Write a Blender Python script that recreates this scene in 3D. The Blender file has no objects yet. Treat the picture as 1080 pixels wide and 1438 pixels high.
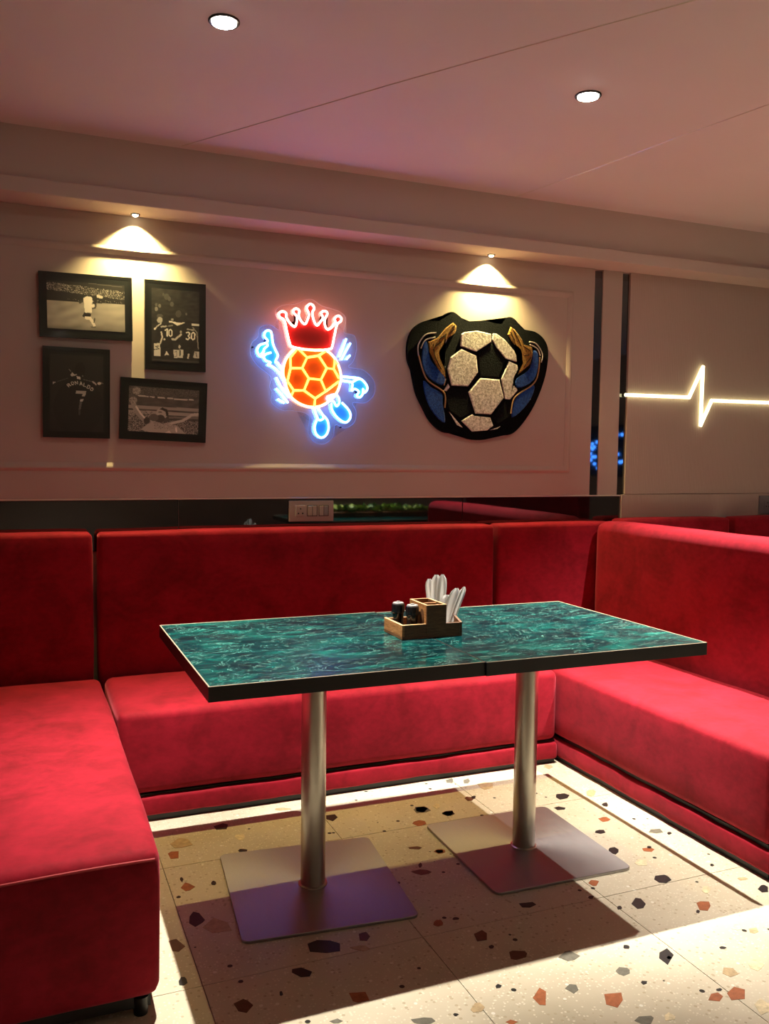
import bpy, bmesh, math, random
import numpy as np
from mathutils import Vector, Matrix, noise

random.seed(7)
RNG = np.random.default_rng(11)
SC = bpy.context.scene
COL = SC.collection
PI = math.pi

# ------------------------------------------------------------------ camera
F_PX, YAW, PITCH, ROLL, EYE = 1222.4, .394619, .063711, .011969, 1.311
def _rot():
    cy, sy = math.cos(YAW), math.sin(YAW); cp, sp = math.cos(PITCH), math.sin(PITCH); cr, sr = math.cos(ROLL), math.sin(ROLL)
    M = np.array([[cy, -sy, 0], [0, 0, -1], [sy, cy, 0]])
    M = np.array([[1, 0, 0], [0, cp, -sp], [0, sp, cp]]) @ M
    return np.array([[cr, -sr, 0], [sr, cr, 0], [0, 0, 1]]) @ M
CM = _rot()
cam_d = bpy.data.cameras.new('camera'); cam = bpy.data.objects.new('camera', cam_d); COL.objects.link(cam)
cam_d.sensor_fit = 'HORIZONTAL'; cam_d.sensor_width = 36; cam_d.lens = 36 * F_PX / 1080; cam_d.clip_start = .02
r, u, b = CM[0], -CM[1], -CM[2]
cam.matrix_world = Matrix(((r[0], u[0], b[0], 0), (r[1], u[1], b[1], 0), (r[2], u[2], b[2], EYE), (0, 0, 0, 1)))
SC.camera = cam
# ------------------------------------------------------------------ world and exposure
w = bpy.data.worlds.new('world'); SC.world = w; w.use_nodes = True
w.node_tree.nodes['Background'].inputs[0].default_value = (.05, .04, .035, 1); w.node_tree.nodes['Background'].inputs[1].default_value = .2
vs = SC.view_settings; vs.view_transform = 'Standard'; vs.look = 'None'; vs.gamma = 1; vs.use_curve_mapping = False; vs.exposure = 0.22
# lamp settings (the lamps themselves are built further down)
CEIL_Z, WALL_Y, SOFFIT_Z = 2.545, 3.80, 2.29
DOWN_W, SPOT_W = 830, 105
DOWN_COL, SPOT_COL = (1, .93, .81), (1, .80, .31)
DOWNLIGHTS = [(.549, 2.552, 'above the left end of the green tables'), (1.795, 2.552, 'above the right end of the green tables'), (2.90, 2.53, 'above the right hand red sofa')]
WALLSPOTS = [(.442, 3.757, 'above the black framed pictures'), (2.108, 3.757, 'above the football patch')]

def ray(px, py): return CM.T @ np.array([(px - 540) / F_PX, (py - 719) / F_PX, 1.])
def on_y(px, py, y=WALL_Y): d = ray(px, py); t = y / d[1]; return Vector((t * d[0], y, EYE + t * d[2]))
def on_z(px, py, z=0.): d = ray(px, py); t = (z - EYE) / d[2]; return Vector((t * d[0], t * d[1], z))

# ------------------------------------------------------------------ materials
MATS = {}
def mat(name, col, rough=.5, metal=0, spec=.5, emit=None, estr=0, coat=0, coat_r=.05, sheen=0, sheen_col=(1, 1, 1), aniso=0):
    m = bpy.data.materials.new(name); m.use_nodes = True; p = m.node_tree.nodes['Principled BSDF']
    p.inputs['Base Color'].default_value = (*col, 1); p.inputs['Roughness'].default_value = rough; p.inputs['Metallic'].default_value = metal
    p.inputs['Specular IOR Level'].default_value = spec
    if emit: p.inputs['Emission Color'].default_value = (*emit, 1); p.inputs['Emission Strength'].default_value = estr
    if coat: p.inputs['Coat Weight'].default_value = coat; p.inputs['Coat Roughness'].default_value = coat_r
    if sheen: p.inputs['Sheen Weight'].default_value = sheen; p.inputs['Sheen Tint'].default_value = (*sheen_col, 1); p.inputs['Sheen Roughness'].default_value = .45
    if aniso: p.inputs['Anisotropic'].default_value = aniso
    MATS[name] = m; return m
class NT:
    def __init__(s, m): s.m = m; s.t = m.node_tree; s.p = s.t.nodes['Principled BSDF']
    def n(s, typ, **kw):
        x = s.t.nodes.new(typ)
        for k, v in kw.items():
            if k in x.inputs: x.inputs[k].default_value = v
            else: setattr(x, k, v)
        return x
    def l(s, a, b): s.t.links.new(a, b)
    def coords(s, scale=(1, 1, 1), kind='Object', rot=(0, 0, 0)):
        tc = s.n('ShaderNodeTexCoord')
        mp = s.n('ShaderNodeMapping'); mp.inputs['Scale'].default_value = scale; mp.inputs['Rotation'].default_value = rot
        if kind == 'World':
            g = s.n('ShaderNodeNewGeometry'); s.l(g.outputs['Position'], mp.inputs['Vector'])
        else: s.l(tc.outputs[kind], mp.inputs['Vector'])
        return mp.outputs['Vector']
    def noise(s, vec, scale, detail=4, rough=.5, dist=0):
        x = s.n('ShaderNodeTexNoise'); x.inputs['Scale'].default_value = scale; x.inputs['Detail'].default_value = detail
        x.inputs['Roughness'].default_value = rough; x.inputs['Distortion'].default_value = dist; s.l(vec, x.inputs['Vector']); return x.outputs['Fac']
    def ramp(s, fac, stops):
        x = s.n('ShaderNodeValToRGB'); e = x.color_ramp.elements
        while len(e) < len(stops): e.new(.5)
        for el, (pos, c) in zip(e, stops): el.position = pos; el.color = (*c, 1)
        s.l(fac, x.inputs['Fac']); return x.outputs['Color']
    def mix(s, fac, a, b, mode='MIX'):
        x = s.n('ShaderNodeMix', data_type='RGBA', blend_type=mode)
        for sock, v in ((x.inputs[0], fac), (x.inputs[6], a), (x.inputs[7], b)):
            if hasattr(v, 'is_linked'): s.l(v, sock)
            else: sock.default_value = v if not isinstance(v, tuple) else (*v, 1)
        return x.outputs[2]
    def bump(s, h, strength=.2, dist=.01):
        x = s.n('ShaderNodeBump'); x.inputs['Strength'].default_value = strength; x.inputs['Distance'].default_value = dist
        s.l(h, x.inputs['Height']); s.l(x.outputs['Normal'], s.p.inputs['Normal'])

def M_paint(name, col, amp=.04):
    m = mat(name, col, .62, spec=.3); t = NT(m); v = t.coords(kind='World')
    n = t.noise(v, 3.0, 5); c2 = tuple(max(0, c - amp) for c in col)
    t.l(t.ramp(n, [(.3, c2), (.7, col)]), t.p.inputs['Base Color']); t.bump(t.noise(v, 260, 2), .05, .002); return m
M_paint('wall_paint', (.52, .43, .37)); M_paint('ceiling_paint', (.80, .72, .69), .02); M_paint('fascia_paint', (.60, .50, .44), .02)
def M_ribbed():
    m = mat('ribbed_panel', (.50, .40, .34), .6, spec=.3); t = NT(m); v = t.coords(kind='World')
    wv = t.n('ShaderNodeTexWave', wave_type='BANDS', bands_direction='X'); wv.inputs['Scale'].default_value = 26; wv.inputs['Distortion'].default_value = .5; t.l(v, wv.inputs['Vector'])
    t.bump(wv.outputs['Fac'], .25, .003); return m
M_ribbed()
def M_velvet(name, col, dark):
    m = mat(name, col, .78, spec=.15, sheen=.32, sheen_col=(1, .20, .27)); t = NT(m); v = t.coords(kind='World')
    n1 = t.noise(v, 5.5, 6, .62, .6); n2 = t.noise(t.coords((1, 1, 1.6), 'World'), 34, 4, .6)
    c = t.ramp(n1, [(.32, dark), (.62, col)]); c = t.mix(.22, c, t.ramp(n2, [(.35, dark), (.65, tuple(min(1, x * 1.25) for x in col))]))
    t.l(c, t.p.inputs['Base Color']); t.bump(n2, .12, .004); return m
M_velvet('red_velvet', (.29, .006, .018), (.15, .002, .006))
mat('velvet_piping', (.30, .004, .008), .7, sheen=.4, sheen_col=(1, .2, .2)); mat('black_plinth', (.006, .005, .005), .45)
def M_terrazzo():
    m = mat('terrazzo', (.60, .54, .42), .34, spec=.35); t = NT(m); v = t.coords(kind='World')
    n = t.noise(v, 2.2, 5); base = t.ramp(n, [(.3, (.46, .40, .29)), (.7, (.62, .55, .42))])
    def specks(scale, thr, col, base, seedoff):
        mp = t.n('ShaderNodeVectorMath', operation='ADD'); mp.inputs[1].default_value = (seedoff, seedoff * .7, 0); t.l(v, mp.inputs[0])
        vo = t.n('ShaderNodeTexVoronoi', feature='F1'); vo.inputs['Scale'].default_value = scale; t.l(mp.outputs[0], vo.inputs['Vector'])
        sep = t.n('ShaderNodeSeparateColor'); t.l(vo.outputs['Color'], sep.inputs[0])
        lt = t.n('ShaderNodeMath', operation='LESS_THAN'); t.l(vo.outputs['Distance'], lt.inputs[0]); lt.inputs[1].default_value = thr
        gt = t.n('ShaderNodeMath', operation='GREATER_THAN'); t.l(sep.outputs[0], gt.inputs[0]); gt.inputs[1].default_value = .62
        mu = t.n('ShaderNodeMath', operation='MULTIPLY'); t.l(lt.outputs[0], mu.inputs[0]); t.l(gt.outputs[0], mu.inputs[1])
        return t.mix(mu.outputs[0], base, col)
    base = specks(120, .34, (.66, .60, .47), base, 1.3); base = specks(60, .26, (.42, .35, .24), base, 5.1)
    base = specks(16, .11, (.02, .018, .015), base, 9.7); base = specks(26, .13, (.72, .68, .58), base, 3.9)
    t.l(base, t.p.inputs['Base Color']); t.bump(t.noise(v, 180, 2), .03, .001); return m
M_terrazzo(); mat('tile_grout', (.12, .10, .075), .8)
for nm, c in dict(chip_dark=(.022, .020, .019), chip_rust=(.36, .115, .045), chip_cream=(.72, .60, .38), chip_tan=(.46, .34, .19), chip_grey=(.16, .15, .115), chip_brown=(.12, .05, .026)).items():
    m = mat(nm, c, .35, spec=.4); t = NT(m); n = t.noise(t.coords(kind='World'), 60, 4, .7)
    t.l(t.ramp(n, [(.35, tuple(x * .72 for x in c)), (.7, tuple(min(1, x * 1.15) for x in c))]), t.p.inputs['Base Color'])
def M_marble():
    m = mat('green_marble', (.004, .11, .09), .22, spec=.16, coat=.10, coat_r=.05); t = NT(m)
    v = t.coords((1.3, 3.4, 1), 'World', (0, 0, .35)); n = t.noise(v, 3.2, 9, .68, 1.6)
    base = t.ramp(n, [(.32, (.0006, .004, .006)), (.48, (.0006, .016, .020)), (.60, (.001, .060, .052)), (.76, (.004, .19, .15))])
    v2 = t.coords((2.0, 7.5, 1), 'World', (0, 0, .5)); n2 = t.noise(v2, 6.5, 8, .72, 2.2)
    base = t.mix(t.ramp(n2, [(.60, (0, 0, 0)), (.70, (.8, .8, .8))]), base, (.012, .30, .235))
    v3 = t.coords((1, 1.8, 1), 'World', (0, 0, -.6)); n3 = t.noise(v3, 4, 6, .6, 3.5)
    ab = t.n('ShaderNodeMath', operation='SUBTRACT'); t.l(n3, ab.inputs[0]); ab.inputs[1].default_value = .5
    ab2 = t.n('ShaderNodeMath', operation='ABSOLUTE'); t.l(ab.outputs[0], ab2.inputs[0])
    base = t.mix(t.ramp(ab2.outputs[0], [(0, (.6, .6, .6)), (.007, (0, 0, 0))]), base, (.20, .46, .37))
    t.l(base, t.p.inputs['Base Color']); t.bump(n2, .04, .002); return m
M_marble()
mat('table_edge_black', (.010, .010, .009), .45); mat('table_worn_edge', (.28, .21, .14), .5)
def M_steel(name, rough, scale, col):
    m = mat(name, col, rough, 1, aniso=.4); t = NT(m); n = t.noise(t.coords(scale, 'Object'), 30, 4, .6)
    r_ = t.n('ShaderNodeMapRange'); t.l(n, r_.inputs[0]); r_.inputs[3].default_value = rough - .07; r_.inputs[4].default_value = rough + .1
    t.l(r_.outputs[0], t.p.inputs['Roughness']); t.bump(n, .03, .001); return m
M_steel('brushed_steel', .30, (14, 14, .5), (.55, .52, .45)); M_steel('base_steel', .44, (9, .6, 1), (.36, .345, .34))
def M_wood(name, c1, c2):
    m = mat(name, c1, .5, spec=.35); t = NT(m); n = t.noise(t.coords((3, 3, 22), 'World', (.15, .1, 0)), 9, 6, .6, 1.2)
    t.l(t.ramp(n, [(.35, c2), (.65, c1)]), t.p.inputs['Base Color']); t.bump(n, .06, .002); return m
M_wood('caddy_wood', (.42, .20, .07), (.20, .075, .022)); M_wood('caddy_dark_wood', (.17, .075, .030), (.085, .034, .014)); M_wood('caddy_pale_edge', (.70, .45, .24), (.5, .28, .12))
mat('black_glass', (.004, .005, .005), .03, spec=.5); MATS['black_glass'].node_tree.nodes['Principled BSDF'].inputs['IOR'].default_value = 2.1; mat('black_frame', (.008, .009, .008), .28, spec=.5, coat=.3, coat_r=.1)
mat('aluminium_edge', (.80, .74, .62), .35, .6); mat('switch_plastic', (.34, .30, .25), .4); mat('switch_grey', (.20, .19, .20), .4); mat('switch_dark', (.05, .035, .03), .4)
mat('black_metal', (.006, .006, .006), .4); mat('lamp_diffuser', (1, 1, 1), .4, emit=(1, .90, .78), estr=110); mat('spot_lens', (1, .95, .8), .3, emit=(1, .88, .55), estr=14); mat('led_dot', (.35, .34, .3), .4)
mat('shaker_black', (.006, .006, .007), .18, spec=.6); mat('shaker_cap', (.30, .29, .28), .45, .3); mat('paper_napkin', (.86, .85, .82), .8)
mat('led_strip', (1, 1, .8), .4, emit=(1, .93, .52), estr=3.2); mat('led_channel', (.75, .68, .45), .5)
mat('neon_white', (.8, .9, 1), .4, emit=(.09, .27, 1), estr=17); mat('neon_yellow', (1, .8, .3), .4, emit=(1, .50, .06), estr=4)
mat('neon_cream', (1, .8, .6), .4, emit=(1, .45, .22), estr=5); mat('neon_crown', (1, .7, .6), .4, emit=(1, .26, .20), estr=13)
mat('sheet_red', (.34, .012, .010), .35); mat('sheet_orange', (.80, .14, .008), .35); mat('sheet_blue', (.05, .26, .75), .35)
def M_acrylic():
    m = bpy.data.materials.new('clear_acrylic'); m.use_nodes = True; t = m.node_tree; t.nodes.remove(t.nodes['Principled BSDF'])
    tr = t.nodes.new('ShaderNodeBsdfTransparent'); gl = t.nodes.new('ShaderNodeBsdfGlossy'); gl.inputs['Roughness'].default_value = .12; mx = t.nodes.new('ShaderNodeMixShader'); mx.inputs[0].default_value = .10
    tr.inputs[0].default_value = (.93, .94, .95, 1); t.links.new(tr.outputs[0], mx.inputs[1]); t.links.new(gl.outputs[0], mx.inputs[2]); t.links.new(mx.outputs[0], t.nodes['Material Output'].inputs[0]); MATS['clear_acrylic'] = m
M_acrylic(); mat('acrylic_edge', (.55, .6, .7), .25)
def M_fuzz(name, c1, c2, sc=120):
    m = mat(name, c1, .95, spec=.1, sheen=0 if max(c1) < .05 else .2); t = NT(m); n = t.noise(t.coords(kind='World'), sc, 5, .75)
    t.l(t.ramp(n, [(.38, c2), (.6, c1)]), t.p.inputs['Base Color']); t.bump(n, .8, .006); return m
M_fuzz('fuzz_white', (.86, .83, .76), (.34, .31, .25), 75); M_fuzz('felt_black', (.004, .006, .006), (.002, .003, .003), 200); M_fuzz('fuzz_black', (.008, .010, .011), (.003, .004, .004))
M_fuzz('fuzz_blue', (.012, .075, .33), (.006, .03, .16)); M_fuzz('fuzz_gold', (.42, .23, .045), (.17, .075, .012), 160); mat('cord_silver', (.45, .40, .36), .55); mat('cord_gold', (.38, .24, .10), .55)
def M_print():
    m = mat('photo_print', (.1, .1, .1), .4, coat=.7, coat_r=.04); t = NT(m); a = t.n('ShaderNodeVertexColor'); a.layer_name = 'Col'; t.l(a.outputs[0], t.p.inputs['Base Color'])
M_print(); mat('mat_black', (.006, .008, .007), .35, coat=.6, coat_r=.05)
mat('blue_led', (.1, .3, 1), .4, emit=(.05, .25, 1), estr=12)

# ------------------------------------------------------------------ mesh helpers
def tag(o, label=None, cat=None, group=None, kind=None):
    if label: o['label'] = label
    if cat: o['category'] = cat
    if group: o['group'] = group
    if kind: o['kind'] = kind
    return o
def empty(name, loc=(0, 0, 0), **kw):
    o = bpy.data.objects.new(name, None); COL.objects.link(o); o.location = loc; o.empty_display_size = .05; return tag(o, **kw)
def obj(name, bm, m, parent=None, smooth=False, **kw):
    """link a bmesh given in world coordinates; children are stored relative to their parent's place"""
    me = bpy.data.meshes.new(name); org = Vector((0, 0, 0))
    if parent is not None:
        p = parent
        while p is not None: org += Vector(p.location); p = p.parent
        bmesh.ops.translate(bm, verts=bm.verts, vec=-org)
    bmesh.ops.recalc_face_normals(bm, faces=bm.faces); bm.to_mesh(me); bm.free()
    for x in ([m] if isinstance(m, str) else m): me.materials.append(MATS[x])
    if smooth:
        for p_ in me.polygons: p_.use_smooth = True
        me.set_sharp_from_angle(angle=math.radians(38))
    o = bpy.data.objects.new(name, me); COL.objects.link(o)
    if parent is not None: o.parent = parent
    return tag(o, **kw)
def B(): return bmesh.new()
def box(bm, x0, x1, y0, y1, z0, z1):
    v = [bm.verts.new(c) for c in ((x0, y0, z0), (x1, y0, z0), (x1, y1, z0), (x0, y1, z0), (x0, y0, z1), (x1, y0, z1), (x1, y1, z1), (x0, y1, z1))]
    for f in ((0, 3, 2, 1), (4, 5, 6, 7), (0, 1, 5, 4), (1, 2, 6, 5), (2, 3, 7, 6), (3, 0, 4, 7)): bm.faces.new([v[i] for i in f])
    return bm
def bx(*a, bev=0, seg=2):
    bm = box(B(), *a)
    if bev: bmesh.ops.bevel(bm, geom=bm.edges[:], offset=bev, segments=seg, affect='EDGES', profile=.5)
    return bm
def soft(x0, x1, y0, y1, z0, z1, rad=.03, seg=4, amp=.003, step=.09, fr=3.2, puff=0):
    """upholstered block: rounded edges, slightly uneven skin, optional bulge"""
    bm = box(B(), x0, x1, y0, y1, z0, z1)
    bmesh.ops.bevel(bm, geom=bm.edges[:], offset=rad, segments=seg, affect='EDGES', profile=.5)
    for ax, (a, b_) in enumerate(((x0, x1), (y0, y1), (z0, z1))):
        n = int((b_ - a) / step)
        for i in range(1, n):
            co = [0, 0, 0]; no = [0, 0, 0]; co[ax] = a + (b_ - a) * i / n; no[ax] = 1
            if co[ax] - a < rad * 1.05 or b_ - co[ax] < rad * 1.05: continue
            bmesh.ops.bisect_plane(bm, geom=bm.verts[:] + bm.edges[:] + bm.faces[:], plane_co=co, plane_no=no)
    bm.normal_update(); c = Vector(((x0 + x1) / 2, (y0 + y1) / 2, (z0 + z1) / 2)); h = Vector((x1 - x0, y1 - y0, z1 - z0)) / 2
    mv = []
    for v in bm.verts:
        q = noise.noise(v.co * fr) * .7 + noise.noise(v.co * fr * 2.7) * .3
        d = v.normal * (q * amp)
        if puff:
            e = [1 - min(1, abs((v.co[i] - c[i]) / h[i])) ** 4 for i in range(3)]
            k = abs(v.normal.x) * e[1] * e[2] + abs(v.normal.y) * e[0] * e[2] + abs(v.normal.z) * e[0] * e[1]
            d += v.normal * (puff * (k - 1))
        mv.append((v, d))
    for v, d in mv: v.co += d
    return bm
def cyl(bm, c, r0, r1, z0, z1, n=32, cap=True):
    a = [bm.verts.new((c[0] + r0 * math.cos(2 * PI * i / n), c[1] + r0 * math.sin(2 * PI * i / n), z0)) for i in range(n)]
    b_ = [bm.verts.new((c[0] + r1 * math.cos(2 * PI * i / n), c[1] + r1 * math.sin(2 * PI * i / n), z1)) for i in range(n)]
    for i in range(n): bm.faces.new((a[i], a[(i + 1) % n], b_[(i + 1) % n], b_[i]))
    if cap: bm.faces.new(a[::-1]); bm.faces.new(b_)
    return bm
def lathe(bm, c, prof, n=28):
    rings = [[bm.verts.new((c[0] + max(r_, 1e-4) * math.cos(2 * PI * i / n), c[1] + max(r_, 1e-4) * math.sin(2 * PI * i / n), c[2] + z)) for i in range(n)] for r_, z in prof]
    for a, b_ in zip(rings, rings[1:]):
        for i in range(n): bm.faces.new((a[i], a[(i + 1) % n], b_[(i + 1) % n], b_[i]))
    bm.faces.new(rings[0][::-1]); bm.faces.new(rings[-1]); return bm
def prism(bm, pts, d):
    """flat outline (list of Vectors) extruded by vector d"""
    d = Vector(d); a = [bm.verts.new(p) for p in pts]; b_ = [bm.verts.new(Vector(p) + d) for p in pts]; n = len(pts)
    bm.faces.new(a[::-1]); bm.faces.new(b_)
    for i in range(n): bm.faces.new((a[i], a[(i + 1) % n], b_[(i + 1) % n], b_[i]))
    bmesh.ops.triangulate(bm, faces=[f for f in bm.faces if len(f.verts) > 4], ngon_method='EAR_CLIP'); return bm
def smooth_path(pts, closed=False, k=5):
    P = [Vector(p) for p in pts]; n = len(P); out = []
    for i in range(n if closed else n - 1):
        if closed: a, b_, c, d = P[i - 1], P[i], P[(i + 1) % n], P[(i + 2) % n]
        else: a, b_, c, d = P[max(i - 1, 0)], P[i], P[i + 1], P[min(i + 2, n - 1)]
        for j in range(k):
            t = j / k; out.append(.5 * ((2 * b_) + (c - a) * t + (2 * a - 5 * b_ + 4 * c - d) * t * t + (3 * b_ - a - 3 * c + d) * t ** 3))
    if not closed: out.append(P[-1])
    return out
def tube(bm, pts, rad, closed=False, n=8, up=Vector((0, 1, 0))):
    rings = []; m = len(pts)
    for i, p in enumerate(pts):
        if closed: t = pts[(i + 1) % m] - pts[i - 1]
        else: t = pts[min(i + 1, m - 1)] - pts[max(i - 1, 0)]
        t = t.normalized() if t.length > 1e-9 else Vector((1, 0, 0)); s = t.cross(up); s = s.normalized() if s.length > 1e-6 else Vector((1, 0, 0)); q = s.cross(t)
        rings.append([bm.verts.new(p + (s * math.cos(2 * PI * k / n) + q * math.sin(2 * PI * k / n)) * rad) for k in range(n)])
    for i in range(m if closed else m - 1):
        a, b_ = rings[i], rings[(i + 1) % m]
        for k in range(n): bm.faces.new((a[k], a[(k + 1) % n], b_[(k + 1) % n], b_[k]))
    if not closed: bm.faces.new(rings[0][::-1]); bm.faces.new(rings[-1])
    return bm
def copy_tree(o, parent=None, off=(0, 0, 0)):
    c = o.copy(); COL.objects.link(c); c.parent = parent
    if parent is None: c.location = Vector(o.location) + Vector(off)
    for ch in [x for x in bpy.data.objects if x.parent == o and x is not c]: copy_tree(ch, c)
    return c
def struct(name, bm, m, parent=None, **kw): return obj(name, bm, m, parent, kind='structure', **kw)

# ------------------------------------------------------------------ the room
RX0, RX1, RY0 = -1.7, 6.6, -4.2
fl = struct('floor', bx(RX0, RX1, RY0, WALL_Y + .15, -.10, -.004), 'tile_grout')
TX, TY = .60, .657
tile_bm = bx(-TX / 2 + .0011, TX / 2 - .0011, -TY / 2 + .0011, TY / 2 - .0011, -.0045, 0)
tile_me = bpy.data.meshes.new('floor_tile'); tile_bm.to_mesh(tile_me); tile_bm.free(); tile_me.materials.append(MATS['terrazzo'])
i0, i1 = math.floor((RX0 - .395) / TX), math.ceil((RX1 - .395) / TX); j0, j1 = math.floor((RY0 - 2.08) / TY), math.ceil((WALL_Y - 2.08) / TY)
for i in range(i0 + 1, i1 - 1):
    for j in range(j0 + 1, j1):
        o = bpy.data.objects.new('floor_tile', tile_me); COL.objects.link(o); o.parent = fl; o.location = (.395 + (i + .5) * TX, 2.08 + (j + .5) * TY, 0)
def chip(cx, cy, w_, h_, m, rot=0, pix=True):
    n = random.choice((5, 5, 6, 7)); pts = []
    a0 = random.random() * 6.28
    for k in range(n):
        a = a0 + 2 * PI * (k + random.uniform(-.28, .28)) / n; rr = random.uniform(.78, 1.12)
        if pix: p = on_z(cx + w_ / 2 * rr * math.cos(a), cy + h_ / 2 * rr * math.sin(a), 0)
        else: p = Vector((cx + w_ / 2 * rr * math.cos(a) * math.cos(rot) - h_ / 2 * rr * math.sin(a) * math.sin(rot), cy + w_ / 2 * rr * math.cos(a) * math.sin(rot) + h_ / 2 * rr * math.sin(a) * math.cos(rot), 0))
        pts.append(p)
    c = sum(pts, Vector()) / n; bm = prism(B(), [p - c for p in pts], (0, 0, .0007))
    o = obj('stone_chip', bm, m, fl); o.location = c
    return c
CH = []
def chips(ox, oy, s, rows):
    for x, y, w_, h_, m in rows: CH.append(chip(ox + x / s, oy + y / s, w_ / s, h_ / s, 'chip_' + m))
chips(560, 1040, 2.077, [(478, 162, 55, 20, 'dark'), (468, 198, 40, 12, 'dark'), (587, 266, 36, 13, 'dark'), (627, 321, 38, 22, 'dark'), (770, 403, 52, 25, 'dark'), (700, 477, 52, 36, 'dark'), (780, 627, 46, 50, 'dark'), (655, 674, 50, 26, 'grey'), (507, 723, 40, 28, 'grey'), (75, 818, 78, 24, 'grey'), (68, 384, 60, 20, 'brown'), (145, 213, 36, 15, 'dark'), (375, 480, 55, 20, 'dark'), (1065, 432, 32, 26, 'dark'), (497, 628, 62, 30, 'grey'), (945, 604, 25, 9, 'dark'), (240, 572, 50, 36, 'brown'),
    (600, 230, 36, 14, 'rust'), (728, 318, 42, 15, 'rust'), (888, 482, 46, 32, 'rust'), (412, 750, 52, 52, 'rust'), (627, 755, 62, 56, 'rust'), (925, 748, 50, 28, 'rust'), (985, 740, 58, 40, 'rust'), (435, 76, 28, 15, 'tan'), (560, 152, 30, 22, 'tan'), (122, 323, 36, 15, 'rust'), (570, 415, 34, 20, 'rust'), (350, 625, 60, 30, 'brown'),
    (707, 355, 45, 24, 'cream'), (897, 435, 30, 28, 'cream'), (232, 780, 44, 32, 'tan'), (985, 542, 36, 26, 'cream'), (1035, 555, 30, 20, 'tan'), (965, 675, 55, 32, 'tan'), (1043, 655, 48, 40, 'cream'), (790, 806, 40, 28, 'cream'), (715, 815, 70, 26, 'grey'), (1062, 775, 50, 60, 'cream'), (255, 132, 60, 26, 'tan'), (66, 202, 52, 20, 'grey'), (110, 192, 26, 16, 'cream'), (750, 265, 48, 15, 'grey'), (1003, 403, 32, 11, 'tan'), (150, 118, 24, 20, 'grey'), (198, 118, 24, 18, 'grey'), (205, 170, 34, 14, 'brown'), (330, 822, 34, 14, 'rust')])
chips(200, 1040, 2.4545, [(625, 712, 120, 50, 'dark'), (548, 800, 78, 36, 'dark'), (185, 615, 62, 52, 'dark'), (140, 830, 36, 36, 'dark'), (258, 640, 104, 62, 'tan'), (745, 885, 75, 45, 'rust'), (350, 915, 70, 52, 'brown'), (765, 676, 50, 38, 'brown'), (755, 715, 78, 22, 'tan'), (135, 355, 76, 36, 'tan'), (110, 395, 45, 30, 'rust'), (335, 332, 42, 26, 'cream'), (155, 505, 50, 30, 'rust'), (270, 297, 58, 24, 'dark'), (650, 265, 50, 25, 'dark'), (345, 378, 36, 13, 'dark'), (940, 370, 48, 15, 'brown'), (1025, 382, 40, 17, 'rust'), (960, 237, 60, 24, 'grey'), (1055, 250, 42, 20, 'dark'), (955, 285, 45, 22, 'rust'), (668, 968, 52, 18, 'grey'), (485, 237, 62, 10, 'tan'), (120, 708, 70, 50, 'brown'), (1020, 630, 36, 26, 'rust')])
for cx, cy in [(940, 1345), (905, 1380), (1010, 1390), (980, 1280), (880, 1330), (700, 1385), (640, 1425), (830, 1260), (1000, 1215), (912, 1190), (870, 1275), (300, 1240), (255, 1235), (395, 1395), (640, 1290), (690, 1330), (560, 1240), (590, 1215), (665, 1120), (850, 1130), (900, 1110), (940, 1170), (735, 1115)]:
    CH.append(chip(cx, cy, random.uniform(5, 11), random.uniform(4, 8), 'chip_dark'))
for k in range(110):                                                # the same floor goes on outside the frame
    x, y = random.uniform(.3, 3.4), random.uniform(.0, 1.75)
    if min((Vector((x, y, 0)) - c).length for c in CH) < .09: continue
    CH.append(chip(x, y, random.uniform(.03, .075), random.uniform(.025, .05), 'chip_' + random.choice(['dark', 'rust', 'cream', 'tan', 'grey', 'dark']), random.random() * 3, False))

struct('ceiling', bx(RX0, RX1, RY0, WALL_Y + .15, CEIL_Z, CEIL_Z + .1), 'ceiling_paint')
wb = struct('wall_back', bx(RX0, RX1, WALL_Y + .012, WALL_Y + .15, 0, CEIL_Z), 'wall_paint')
def wallpiece(name, x0, x1, z0, z1, m='wall_paint', y0=WALL_Y): return obj(name, bx(x0, x1, y0, WALL_Y + .013, z0, z1, bev=.0015, seg=1), m, wb)
wallpiece('wall_panel', RX0, 2.746, 1.122, SOFFIT_Z); wallpiece('wall_panel', 2.797, 2.921, 1.122, SOFFIT_Z)
wallpiece('black_glass_strip', 2.747, 2.796, 1.122, SOFFIT_Z - .008, 'black_glass', WALL_Y + .006); wallpiece('black_glass_strip', 2.922, 2.966, 1.122, SOFFIT_Z - .008, 'black_glass', WALL_Y + .006)
for a, b_ in ((-1.1, .62), (.622, 2.0), (2.002, 2.945)): wallpiece('black_glass_band', a, b_, .90, 1.114, 'black_glass', WALL_Y + .006)
wallpiece('metal_edge_strip', RX0, 2.945, 1.1145, 1.1215, 'aluminium_edge', WALL_Y - .002)
wallpiece('ribbed_panel', 2.967, 4.75, 1.126, SOFFIT_Z, 'ribbed_panel', WALL_Y - .006); wallpiece('ribbed_panel', 2.947, 4.75, 0, 1.1235, 'ribbed_panel', WALL_Y - .006)
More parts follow.
